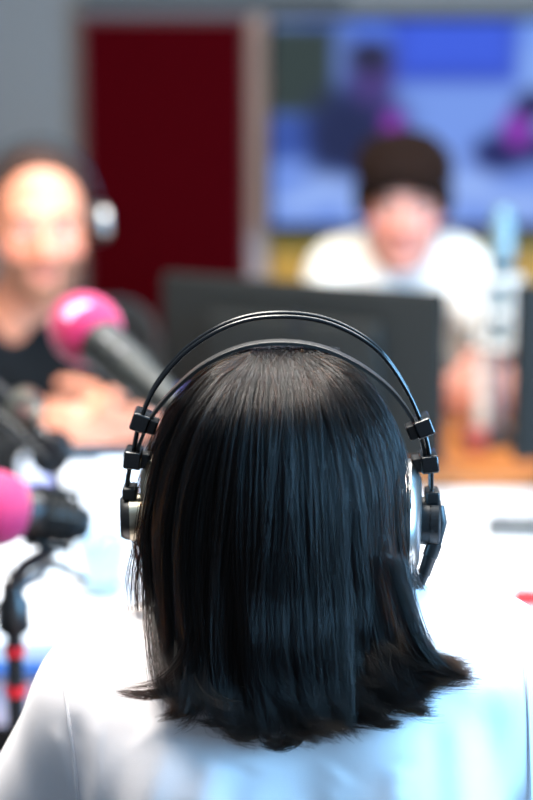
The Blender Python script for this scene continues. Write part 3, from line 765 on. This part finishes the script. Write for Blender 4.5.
# loose fly-away hairs
for k in range(420):
    th = random.uniform(-1.75, 1.75); g, L = guide(th, random.uniform(1.0, 1.03), random.uniform(0, .6), random.gauss(0, .12), random.uniform(-1, 1))
    amp = random.uniform(.002, .007); ph = rng.uniform(0, 6.28, 3); fr = random.uniform(3, 9)
    nz = np.stack([np.sin(tt*fr+ph[i])-math.sin(ph[i]) for i in range(3)], 1)*amp*np.array([1, .5, .2])*tt[:, None]
    strands.append(g+nz)
# wisps that hang at the left side over the shoulder
for k in range(150):
    x0 = random.uniform(126, 172); pts = [at(170+random.uniform(-4, 12), 470, 1.25), at(x0*.4+93+random.uniform(-4, 6), 520, 1.24), at(x0*.85+22, 565, 1.235), at(x0, 605, 1.245), at(x0+random.uniform(-3, 8), 628, 1.275)]
    C = catmull(pts, 6); A_ = np.array([tuple(c) for c in C]); s0 = np.linspace(0, 1, len(C)); strands.append(np.stack([np.interp(tt, s0, A_[:, i]) for i in range(3)], 1)+rng.normal(0, .0008, 3))
# separate flicked locks at both ends of the hem
FL = [([(205, 560), (214, 610), (206, 652), (182, 684), (148, 695), (113, 691)], 190, .0030), ([(190, 560), (202, 610), (190, 655), (160, 683), (122, 688)], 60, .0030),
      ([(225, 560), (232, 620), (214, 672), (192, 706), (160, 719)], 220, .0034), ([(238, 600), (246, 660), (240, 705), (222, 722), (196, 722)], 150, .003),
      ([(250, 600), (262, 670), (262, 715), (246, 736), (226, 733)], 170, .003), ([(392, 560), (406, 610), (422, 648), (446, 672), (478, 680)], 190, .0030),
      ([(398, 570), (412, 620), (424, 648), (440, 658), (458, 661)], 70, .0026), ([(372, 580), (384, 640), (398, 690), (414, 708), (434, 712)], 220, .0034),
      ([(350, 600), (358, 670), (370, 712), (384, 724), (402, 723)], 170, .003), ([(300, 620), (304, 690), (296, 732), (278, 746), (262, 743)], 170, .003)]
for pxs, nl, wd3 in FL:
    P = []
    for i, (px, py) in enumerate(pxs):
        Yg = 1.165
        for _ in range(4):
            q = at(px, py, Yg); h = BV.ray_cast(V((q.x, .8, q.z)), V((0, 1, 0))); Yg = min(1.168, (h[0].y if h[0] is not None else 1.2)-.011)
        P.append(at(px, py, Yg+(.014, .006, 0, 0, 0, 0)[i]))
    C = catmull(P, 8); A_ = np.array([tuple(c) for c in C]); s0 = np.linspace(0, 1, len(C)); g = np.stack([np.interp(tt, s0, A_[:, i]) for i in range(3)], 1)
    for q in range(nl):
        o_ = np.clip(rng.normal(0, 1, 3), -1.8, 1.8)*np.array([1, .5, .6])*wd3; ln = 1-abs(rng.normal(0, .13)); p = g+o_[None, :]*np.interp(tt, [0, .5, 1], [1.5, 1.3, .75])[:, None]
        ph = rng.uniform(0, 6.28, 3); p = p+np.stack([np.sin(tt*7+ph[i])-math.sin(ph[i]) for i in range(3)], 1)*.0008*tt[:, None]
        strands.append(np.stack([np.interp(tt*ln, tt, p[:, i]) for i in range(3)], 1))
S_ = np.array(strands, np.float32); ns = len(S_)
hcv = bpy.data.hair_curves.new('hair_strands'); hcv.add_curves([NP]*ns)
hcv.attributes['position'].data.foreach_set('vector', S_.ravel())
ra = hcv.attributes.get('radius') or hcv.attributes.new('radius', 'FLOAT', 'POINT')
rr = np.interp(tt, [0, .06, .7, 1], [.00013, .00015, .00014, .00004])[None, :]*rng.uniform(.8, 1.2, (ns, 1)); ra.data.foreach_set('value', rr.astype(np.float32).ravel())
mh = bpy.data.materials.new('black_hair_strand'); mh.use_nodes = True; nt = mh.node_tree; nt.nodes.remove(nt.nodes['Principled BSDF'])
hb = nt.nodes.new('ShaderNodeBsdfHairPrincipled'); hb.parametrization = 'MELANIN'
hb.inputs['Melanin'].default_value = 1.0; hb.inputs['Melanin Redness'].default_value = .15; hb.inputs['Roughness'].default_value = .20; hb.inputs['Radial Roughness'].default_value = .28
hb.inputs['IOR'].default_value = 1.40; hb.inputs['Random Roughness'].default_value = .3; hb.inputs['Random Color'].default_value = .25
nt.links.new(hb.outputs[0], nt.nodes['Material Output'].inputs[0])
hcv.materials.append(mh)
ho = bpy.data.objects.new('hair_strands', hcv); COL.objects.link(ho); ho.parent = hair; ho.matrix_parent_inverse = world_of(hair).inverted(); ho['kind'] = 'stuff'

# ================================================================== HER HEADPHONES
hp = thing('headphones', (.0095, 1.272, 1.30), 'black wire-bow studio headphones on the woman with black hair', 'headphones')
HY = 1.272
bow = [(128, 499), (128, 478), (133, 455), (140, 422), (157, 384), (190, 347), (235, 322), (281, 315), (330, 322), (375, 347), (404, 385), (422, 425), (430, 460), (431, 500)]
for dy in (-.0085, .0085):
    MB().tube(catmull([at(px, py, HY)+V((0, dy*(1 if 2 < i < 11 else .6), 0)) for i, (px, py) in enumerate(bow)], 8), .0016, 10).build('wire_bow', M_blackg, hp)
# inner suspended headband: leather strap
band = [(135, 462), (140, 445), (152, 418), (172, 393), (203, 366), (240, 348.5), (278, 343), (318, 347.5), (356, 364), (388, 388), (409, 415), (421, 442), (426, 466)]
cb = catmull([at(px, py, HY)+V((0, 0, .0)) for px, py in band], 6); n = len(cb); vs = []; fs = []
for i, p in enumerate(cb):
    t = (cb[min(n-1, i+1)]-cb[max(0, i-1)]).normalized(); nr = V((0, 1, 0)).cross(t).normalized()
    if nr.z < 0: nr = -nr
    f = i/(n-1); wd_ = (.0035+.0030*min(1, math.sin(math.pi*f)*1.5)); th_ = .0011
    for (a_, b_) in ((-1, -1), (-1, 1), (-.9, 1.25), (.9, 1.25), (1, 1), (1, -1)): vs.append(p+V((0, a_*wd_, 0))+nr*(b_*th_+.0005))
for i in range(n-1):
    for k in range(6): fs.append((i*6+k, i*6+(k+1) % 6, (i+1)*6+(k+1) % 6, (i+1)*6+k))
fs.append(tuple(range(5, -1, -1))); fs.append(tuple((n-1)*6+k for k in range(6)))
MB().add(vs, fs).build('headband', mat('grey_leather', (44, 42, 40), .38, bump=.15), hp)
def tilt(a): return Matrix.Rotation(a, 3, 'Y')
for (px, py, a) in ((141, 420, 20), (133.5, 457, 6), (423, 425, -22), (428.5, 461, -6)):
    c = at(px, py, HY); R = tilt(math.radians(a)); s = 1 if px > 270 else -1
    o = MB().box(c, (.0125, .026, .0125), R, .0018).build('slider_block', M_blackg, hp)
    MB().box(c+R @ V((-s*.0085, 0, -.001)), (.007, .014, .0105), R, .0015).build('clip', M_black, o)
for s, cx, cy in ((-1, 130.5, 517), (1, 431.5, 521)):
    c = at(cx, cy, HY); ax = V((s, -.06, -.02)).normalized()
    b = MB().lathe([(-.0075, .0150), (-.0075, .0165), (-.002, .0170), (-.002, .0160), (-.001, .0160), (-.001, .0172), (.0045, .0172), (.006, .0150), (.0062, .0)] if s > 0 else
                   [(-.0075, .0125), (-.0075, .0150), (-.003, .0158), (.0035, .0158), (.007, .0135), (.007, .0)], c, ax, 36).build('hub', M_black, hp)
    if s < 0: MB().lathe([(-.0078, .0150), (-.0078, .0163), (.0005, .0168), (.0005, .0150)], c, ax, 36).build('rim', M_brass, b, label='satin nickel rim')
    rc = c-ax*.0185
    MB().lathe([(-.004, .0400), (-.004, .0425), (.003, .0432), (.006, .041), (.0105, .030), (.0112, .016), (.0112, .0)], rc, ax, 48).build('ear_cup', M_brass if s < 0 else M_steel, hp, label='silver ring ear cup')
    # cushion: torus of soft vinyl against the head
    u = ax.orthogonal().normalized(); w_ = ax.cross(u)
    MB().tube([rc-ax*.010+(u*math.cos(q)+w_*math.sin(q))*.031 for q in np.linspace(0, 2*math.pi, 41)[:-1]], .0105, 14, True).build('ear_cushion', M_black, hp)
    MB().box(c+V((0, 0, .0185)), (.010, .020, .009), None, .002).build('yoke_joint', M_black, hp)
# right side: cable arm and mini XLR plug
c = at(431, 521, HY)
MB().tube([at(438.5, 506, HY-.002), at(440, 522, HY-.004), at(434.5, 546, HY-.004)], [.0040, .0052, .0045], 14).build('cable_socket', M_black, hp)
pl = MB().tube([at(434.5, 543, HY-.004), at(430, 556, HY-.005), at(429.8, 557, HY-.005), at(424, 574, HY-.006), at(423.8, 575, HY-.006), at(417, 594, HY-.008)], [.0056, .0056, .0049, .0046, .0038, .0026], 18).build('cable_plug', M_black, hp)
MB().tube(catmull([at(417, 593, HY-.008), at(413, 606, HY), at(410, 618, HY+.03), V((.11, 1.33, 1.06)), V((.10, 1.40, .95)), V((.11, 1.50, .82))], 6), .0016, 8).build('cable', M_black, hp)

# ================================================================== MICROPHONES
def foam(c, ax, r, name, root, logo=None):
    o = MB().lathe([(-r*.98+r*1.96*(.5-.5*math.cos(math.pi*i/20)), r*math.sin(math.pi*(.02+.90*i/20))**.92) for i in range(21)], c, ax, 40)
    return o.build(name, M_pink, root, sharp=False)
def on_ball(c, r, d): return c+d.normalized()*r
# nearer microphone at the left edge
ml = thing('studio_microphone', at(40, 560, 1.75), 'nearer studio microphone with magenta foam ball cut by the left edge', 'microphone', None)
mc = at(-10, 508, 1.75); ax = (at(60, 520, 1.78)-mc).normalized(); r = 39*mpp(0, 508, 1.75)
foam(mc, ax, r, 'foam_windscreen', ml)
MB().lathe([(r*.8, r*.62), (r*.95, r*.66), (r*1.02, .0245), (.064, .0245), (.066, .0225), (.084, .022), (.088, .018), (.100, .015)], mc, ax, 32).build('microphone_body', M_black, ml)
sm = MB(); u = ax.orthogonal().normalized(); w_ = ax.cross(u)
for t in (.048, .058, .070, .080): sm.tube([mc+ax*t+(u*math.cos(q)+w_*math.sin(q))*.029 for q in np.linspace(0, 6.2832, 29)[:-1]], .0022, 8, True)
for k in range(6):
    q = k*math.pi/3; d = u*math.cos(q)+w_*math.sin(q); sm.tube([mc+ax*.046+d*.031, mc+ax*.082+d*.031], .0028, 8)
sm.build('shock_mount', M_blackm, ml)
MB().lathe([(.041, .0248), (.044, .0258), (.047, .0248)], mc, ax, 32).build('grip_ring', M_chromeD, ml, label='silver ring')
MB().tube([mc+ax*.065-V((0, 0, .03)), at(24, 566, 1.76), at(13, 580, 1.76)], .007, 12).build('swivel_bracket', M_chromeD, ml)
# floor stand of that microphone
b0 = at(13, 588, 1.76)
sd = thing('microphone_stand', (b0.x, 1.76, 0), 'black floor stand pole under the nearer magenta microphone', 'stand')
MB().tube([(b0.x, 1.76, .02), (b0.x, 1.76, b0.z)], .0085, 14).build('pole', M_black, sd)
MB().lathe([(0, .0135), (.004, .0165), (.03, .0165), (.036, .012), (.05, .011)], (b0.x, 1.76, b0.z-.045), (0, 0, 1), 20).build('clamp_collar', M_black, sd)
MB().tube([b0+V((0, 0, -.005)), at(52, 562, 1.80), at(84, 580, 1.84)], [.006, .0055, .004], 10).build('boom', M_chromeD, sd)
for yy in (650, 690): p = at(13, yy, 1.76); MB().lathe([(-.0045, .0095), (-.0045, .0105), (.0045, .0105), (.0045, .0095)], (b0.x, 1.76, p.z), (0, 0, 1), 18).build('cable_tie', M_redp, sd, label='red cable tie')
for i in range(3):
    a_ = i*2.094+.5; l = MB().tube([(b0.x, 1.76, .14), (b0.x+.10*math.cos(a_), 1.76+.10*math.sin(a_), .012)], .007, 10).build('leg', M_black, sd)
    MB().ell((b0.x+.10*math.cos(a_), 1.76+.10*math.sin(a_), .012), (.012, .012, .012), n=14, m=8).build('rubber_foot', M_black, l)
# farther microphone in front of the man
mf = thing('studio_microphone', at(100, 400, 2.12), 'farther studio microphone with magenta foam ball and pale logo before the man', 'microphone')
mc = at(84, 328, 2.12); ax = (at(150, 386, 2.02)-mc).normalized(); r = 36.5*mpp(80, 330, 2.12)
fo = foam(mc, ax, r, 'foam_windscreen', mf)
# printed emblem on the foam: a rounded wordmark-like band, slightly proud of the surface
u = V((1, 0, .28)).normalized(); nrm = V((-.02, -.80, .58)).normalized(); u = (u-nrm*u.dot(nrm)).normalized(); w_ = nrm.cross(u)*-1
if w_.z < 0: w_ = -w_
vs = []; fs = []; nu, nv = 16, 8
for layer in (1.045, .97):
    for i in range(nu+1):
        for j in range(nv+1):
            s_ = i/nu*2-1; t_ = j/nv*2-1; hh = math.sqrt(max(.03, 1-abs(s_)**3)); vs.append(mc+ax*-.001+(nrm+u*s_*.52+w_*t_*.24*hh).normalized()*r*layer)
K = (nu+1)*(nv+1)
for i in range(nu):
    for j in range(nv): a_ = i*(nv+1)+j; fs += [(a_, a_+1, a_+nv+2, a_+nv+1), (K+a_, K+a_+nv+1, K+a_+nv+2, K+a_+1)]
MB().add(vs, fs).build('logo', M_logo, fo)
MB().lathe([(r*.8, r*.60), (r*.95, r*.68), (r*1.05, .026), (.110, .025), (.115, .021), (.160, .020), (.168, .015), (.19, .013)], mc, ax, 32).build('microphone_body', mat('grey_black_metal', (44, 47, 45), .5, .3), mf)
for t in (.062, .09): MB().lathe([(t-.003, .0262), (t, .0275), (t+.003, .0262)], mc, ax, 32).build('body_ring', M_chromeD, mf)
e0 = mc+ax*.17
MB().tube([e0, e0+V((.0, .0, -.03)), e0+V((-.03, .02, -.06))], .006, 10).build('swivel_bracket', M_chromeD, mf)
# sprung boom arm carrying it, coming from the left
ba = thing('boom_arm', at(-60, 470, 2.0), 'sprung grey boom arm reaching in from the left edge below the man', 'boom arm')
J = at(52, 452, 1.96); A0 = at(-60, 352, 2.05); E1 = e0+V((-.03, .02, -.06))
for dz in (-.012, .012): MB().tube([A0+V((0, 0, dz)), J+V((0, 0, dz))], .0055, 10).build('arm_tube', M_chromeD, ba)
sp_ = []
for i in range(400):
    f = i/399; p = A0.lerp(J, .05+.8*f)+V((0, -.012, .020)); a_ = f*2*math.pi*46; sp_.append(p+V((.003*math.cos(a_), .006*math.sin(a_), .006*math.cos(a_))))
MB().tube(sp_, .0011, 5).build('spring', M_chromeD, ba)
MB().lathe([(-.02, .018), (-.018, .021), (.018, .021), (.02, .018)], J, (0, 1, 0), 24).build('elbow_joint', M_black, ba)
MB().tube([J, E1], [.0075, .0065], 10).build('forearm', M_black, ba)
MB().lathe([(-.02, .016), (-.018, .020), (.018, .020), (.02, .016)], at(24, 408, 1.98), (0, 1, 0), 24).build('spring_anchor', M_brass, ba)
MB().tube(catmull([at(-60, 400, 1.95), at(0, 418, 1.94), at(30, 445, 1.93), at(52, 470, 1.93), at(60, 500, 1.97), V(at(70, 560, 2.2))], 6), .004, 8).build('cable', M_black, ba)
p = at(-60, 352, 2.05); MB().tube([(p.x, 2.13, TT+.02), (p.x, 2.11, 1.02), p], .009, 12).build('upright', M_black, ba)
MB().box((p.x, 2.13, TT+.012), (.07, .09, .022), None, .005).build('table_clamp', M_black, ba)

# ================================================================== THINGS ON THE TABLE
def flat(px0, py0, px1, py1, z):
    """table rectangle that spans these view corners on a plane of height z"""
    def g(px, py):
        d = at(px, py, 1)-V((0, 0, CAM_Z)); return V((0, 0, CAM_Z))+d*((z-CAM_Z)/d.z)
    return g(px0, py0), g(px1, py1)
def sheet(px, py, w_, l_, rot, label, m_=M_paper, name='paper_sheet', cat='paper', z=TT, th=.0015, curl=.0, group=None):
    c, _ = flat(px, py, px, py, z); R = Matrix.Rotation(rot, 3, 'Z'); vs = []; fs = []; n = 8
    for s in (0, 1):
        for i in range(n+1):
            for j in range(n+1):
                a_, b_ = i/n*2-1, j/n*2-1; vs.append(V((c.x, c.y, z+.0006+th*s+curl*(max(0, a_*b_))**2))+R @ V((a_*w_/2, b_*l_/2, 0)))
    K = (n+1)**2
    for i in range(n):
        for j in range(n): q = i*(n+1)+j; fs += [(q, q+1, q+n+2, q+n+1), (K+q, K+q+n+1, K+q+n+2, K+q+1)]
    bd = [i*(n+1) for i in range(n+1)]+[n*(n+1)+j for j in range(1, n+1)]+[i*(n+1)+n for i in range(n-1, -1, -1)]+[j for j in range(n-1, 0, -1)]
    for a_, b_ in zip(bd, bd[1:]+bd[:1]): fs.append((a_, b_, K+b_, K+a_))
    o = MB().add(vs, fs).build(name, m_); tag(o, label, cat, group); return o
sheet(70, 602, .21, .20, .25, 'loose white sheet nearest the left shoulder on the table', curl=.0015, group='papers on the table')
sheet(112, 560, .15, .21, -.4, 'loose white sheet just left of the black hair', mat('cool_paper', (214, 228, 240), .8), curl=.0015, group='papers on the table')
sheet(470, 560, .21, .29, .1, 'white sheet on the right beside the headphone plug', curl=.0, group='papers on the table')
sheet(84, 512, .16, .12, .5, 'pale blue-grey booklet lying behind the nearer magenta microphone', mat('blue_grey_card', (150, 172, 200), .7), name='booklet', cat='booklet', th=.006)
sheet(150, 500, .14, .16, -.2, 'pale lilac sheet mostly behind the left side of the black hair', mat('lilac_paper', (200, 196, 222), .8))
# white paper tray by the man's hands
c, _ = flat(108, 476, 108, 476, TT); q = thing('paper_tray', (c.x, c.y, TT), 'white tray of papers under the hands of the balding man', 'tray')
m = MB(); m.box((c.x, c.y, TT+.006), (.25, .20, .010), None, .003)
for s in (-1, 1): m.box((c.x+s*.122, c.y, TT+.025), (.006, .20, .045))
m.box((c.x, c.y+.097, TT+.025), (.25, .006, .045)); m.build('tray', M_white, q, smooth=False)
MB().box((c.x, c.y-.004, TT+.022), (.23, .185, .018), Matrix.Rotation(.02, 3, 'Z')).build('papers', M_paper, q, smooth=False)
c, _ = flat(64, 494, 64, 494, TT); tag(MB().lathe([(0, .0), (0, .011), (.12, .011), (.125, .008), (.125, 0)], (c.x-.06, c.y, TT+.0115), (1, .1, 0), 18).build('marker_pen', M_lilac), 'thick dark violet marker lying by the paper tray', 'pen')
# cups and tumblers
def cup(px, py, rb, rt, h, label, m_, lidm=None, group='cups on the table', z=TT):
    c, _ = flat(px, py, px, py, z); t = thing('paper_cup', (c.x, c.y, z), label, 'cup', group); w_ = .0015
    MB().lathe([(.0005, rb), (h, rt), (h+.002, rt+.0015), (h+.003, rt), (h, rt-w_), (.006, rb-w_), (.005, 0)], c, (0, 0, 1), 28).build('cup_wall', m_, t)
    if lidm: MB().lathe([(h+.003, rt+.002), (h+.008, rt+.002), (h+.012, rt-.006), (h+.016, rt-.008), (h+.016, 0)], c, (0, 0, 1), 28).build('lid', lidm, t)
    return t
cup(82, 530, .026, .036, .085, 'white paper cup between the two magenta microphones', M_paper)
cup(104, 598, .024, .034, .08, 'pale translucent tumbler beside the left shoulder', M_glass)
cup(120, 520, .024, .033, .08, 'white paper cup close to the left headphone hub', M_paper)
# flask with blue cap right of the far microphone
c = V((at(182, 400, 2.45).x, 2.45, TT)); t = thing('water_bottle', c, 'white water bottle with a violet blue cap right of the far microphone', 'bottle')
MB().lathe([(.001, .026), (.004, .030), (.150, .030), (.175, .026), (.190, .014), (.200, .013)], c, (0, 0, 1), 28).build('bottle_body', M_white, t)
MB().lathe([(.200, .0165), (.222, .0165), (.226, .014), (.226, 0)], c, (0, 0, 1), 24).build('cap', M_lilac, t)
MB().lathe([(.05, .0302), (.051, .0306), (.12, .0306), (.121, .0302)], c, (0, 0, 1), 28).build('sleeve_label', mat('pale_blue_wrap', (206, 216, 236), .5), t)
# handset on the right
c, _ = flat(515, 537, 515, 537, TT); t = thing('telephone_handset', (c.x, c.y, TT), 'dark grey flat handset lying on the white table at the right edge', 'phone')
R = Matrix.Rotation(-.12, 3, 'Z'); MB().box((c.x, c.y, TT+.013), (.085, .055, .024), R, .006).build('casing', M_greyp, t)
MB().box(V((c.x, c.y, TT+.0262))+R @ V((-.018, 0, 0)), (.035, .04, .002), R).build('display', M_blackg, t, smooth=False)
for i in range(3):
    for j in range(4): MB().box(V((c.x, c.y, TT+.0265))+R @ V((.010+i*.012, -.018+j*.012, 0)), (.008, .008, .003), R).build('key', M_blackm, t, smooth=False)
c, _ = flat(546, 606, 546, 606, TT); tag(MB().box((c.x, c.y, TT+.0105), (.085, .030, .020), Matrix.Rotation(-.1, 3, 'Z'), .004).build('stapler_block', M_redp), 'small red plastic block beside the right shoulder', 'block')
# looping cables
c0, _ = flat(95, 545, 95, 545, TT+.0085); c1, _ = flat(40, 590, 40, 590, TT+.0085)
P = [c0, c0+V((-.10, .05, 0)), c0+V((-.20, .0, 0)), c1+V((.02, .02, 0)), c1+V((.10, .03, 0)), c1+V((.17, .10, 0))]
tag(MB().tube(catmull(P, 8), .0034, 8).build('audio_cable', M_black), 'black audio cable looping across the table between the cups', 'cable')
M_rail2 = mat('light_grey_metal', (214, 214, 210), .4)
# silver microphone stand with pale shock mount on the right, in front of the young man
p = at(490, 450, 3.04); t = thing('desk_microphone_stand', (p.x, 3.04, TW), 'silver desk stand holding a pale upright microphone before the young man', 'microphone stand')
X = p.x
MB().lathe([(.001, .055), (.010, .055), (.016, .048), (.020, .018), (.024, .0)], (X, 3.04, TW), (0, 0, 1), 32).build('base', M_chromeD, t)
zt = at(490, 345, 3.04).z
MB().tube([(X-.014, 3.04, TW+.012), (X-.014, 3.04, zt)], .0125, 16).build('pole', M_rail2, t)
MB().tube([(X+.014, 3.04, TW+.012), (X+.014, 3.04, zt)], .0085, 16).build('brace_pole', mat('blue_grey_metal', (120, 150, 176), .35, .6), t)
a = at(486, 345, 3.04); b = at(486, 278, 3.04)
cg = MB()
for zz in (a.z, (a.z+b.z)/2, b.z): cg.tube([V((X+.008, 3.04, zz))+V((math.cos(q)*.034, math.sin(q)*.034, 0)) for q in np.linspace(0, 6.2832, 33)[:-1]], .0055, 10, True)
for k in range(6): q = k*math.pi/3; cg.tube([(X+.008+.036*math.cos(q), 3.04+.036*math.sin(q), a.z), (X+.008+.036*math.cos(q), 3.04+.036*math.sin(q), b.z)], .005, 8)
cg.build('shock_cage', M_rail2, t)
c = at(499, 270, 3.04); d = at(499, 214, 3.04)
MB().lathe([(0, .0), (0, .016), (.012, .0195), (c.z-a.z+.075+.01, .0195), (c.z-a.z+.085, .012), (c.z-a.z+.085, 0)], (X+.012, 3.04, a.z-.01), (0, 0, 1), 28).build('microphone_body', mat('pale_blue_metal', (140, 168, 178), .35, .3), t)
MB().lathe([(0, .0188), (.010, .0205), (.018, .0205), (.02, .0188)], (X+.012, 3.04, c.z-.004), (0, 0, 1), 28).build('grille_ring', M_chromeD, t)
MB().lathe([(0, .0185), (d.z-c.z-.012, .0185), (d.z-c.z-.004, .014), (d.z-c.z, .0)], (X+.012, 3.04, c.z+.014), (0, 0, 1), 28).build('grille', mat('grey_blue_mesh', (110, 140, 152), .4, .5, bump=.5, bscale=900), t)
cup(476, 452, .016, .020, .035, 'small pinkish cup at the foot of the silver microphone stand', mat('pink_paper', (190, 110, 110), .7), z=TW)
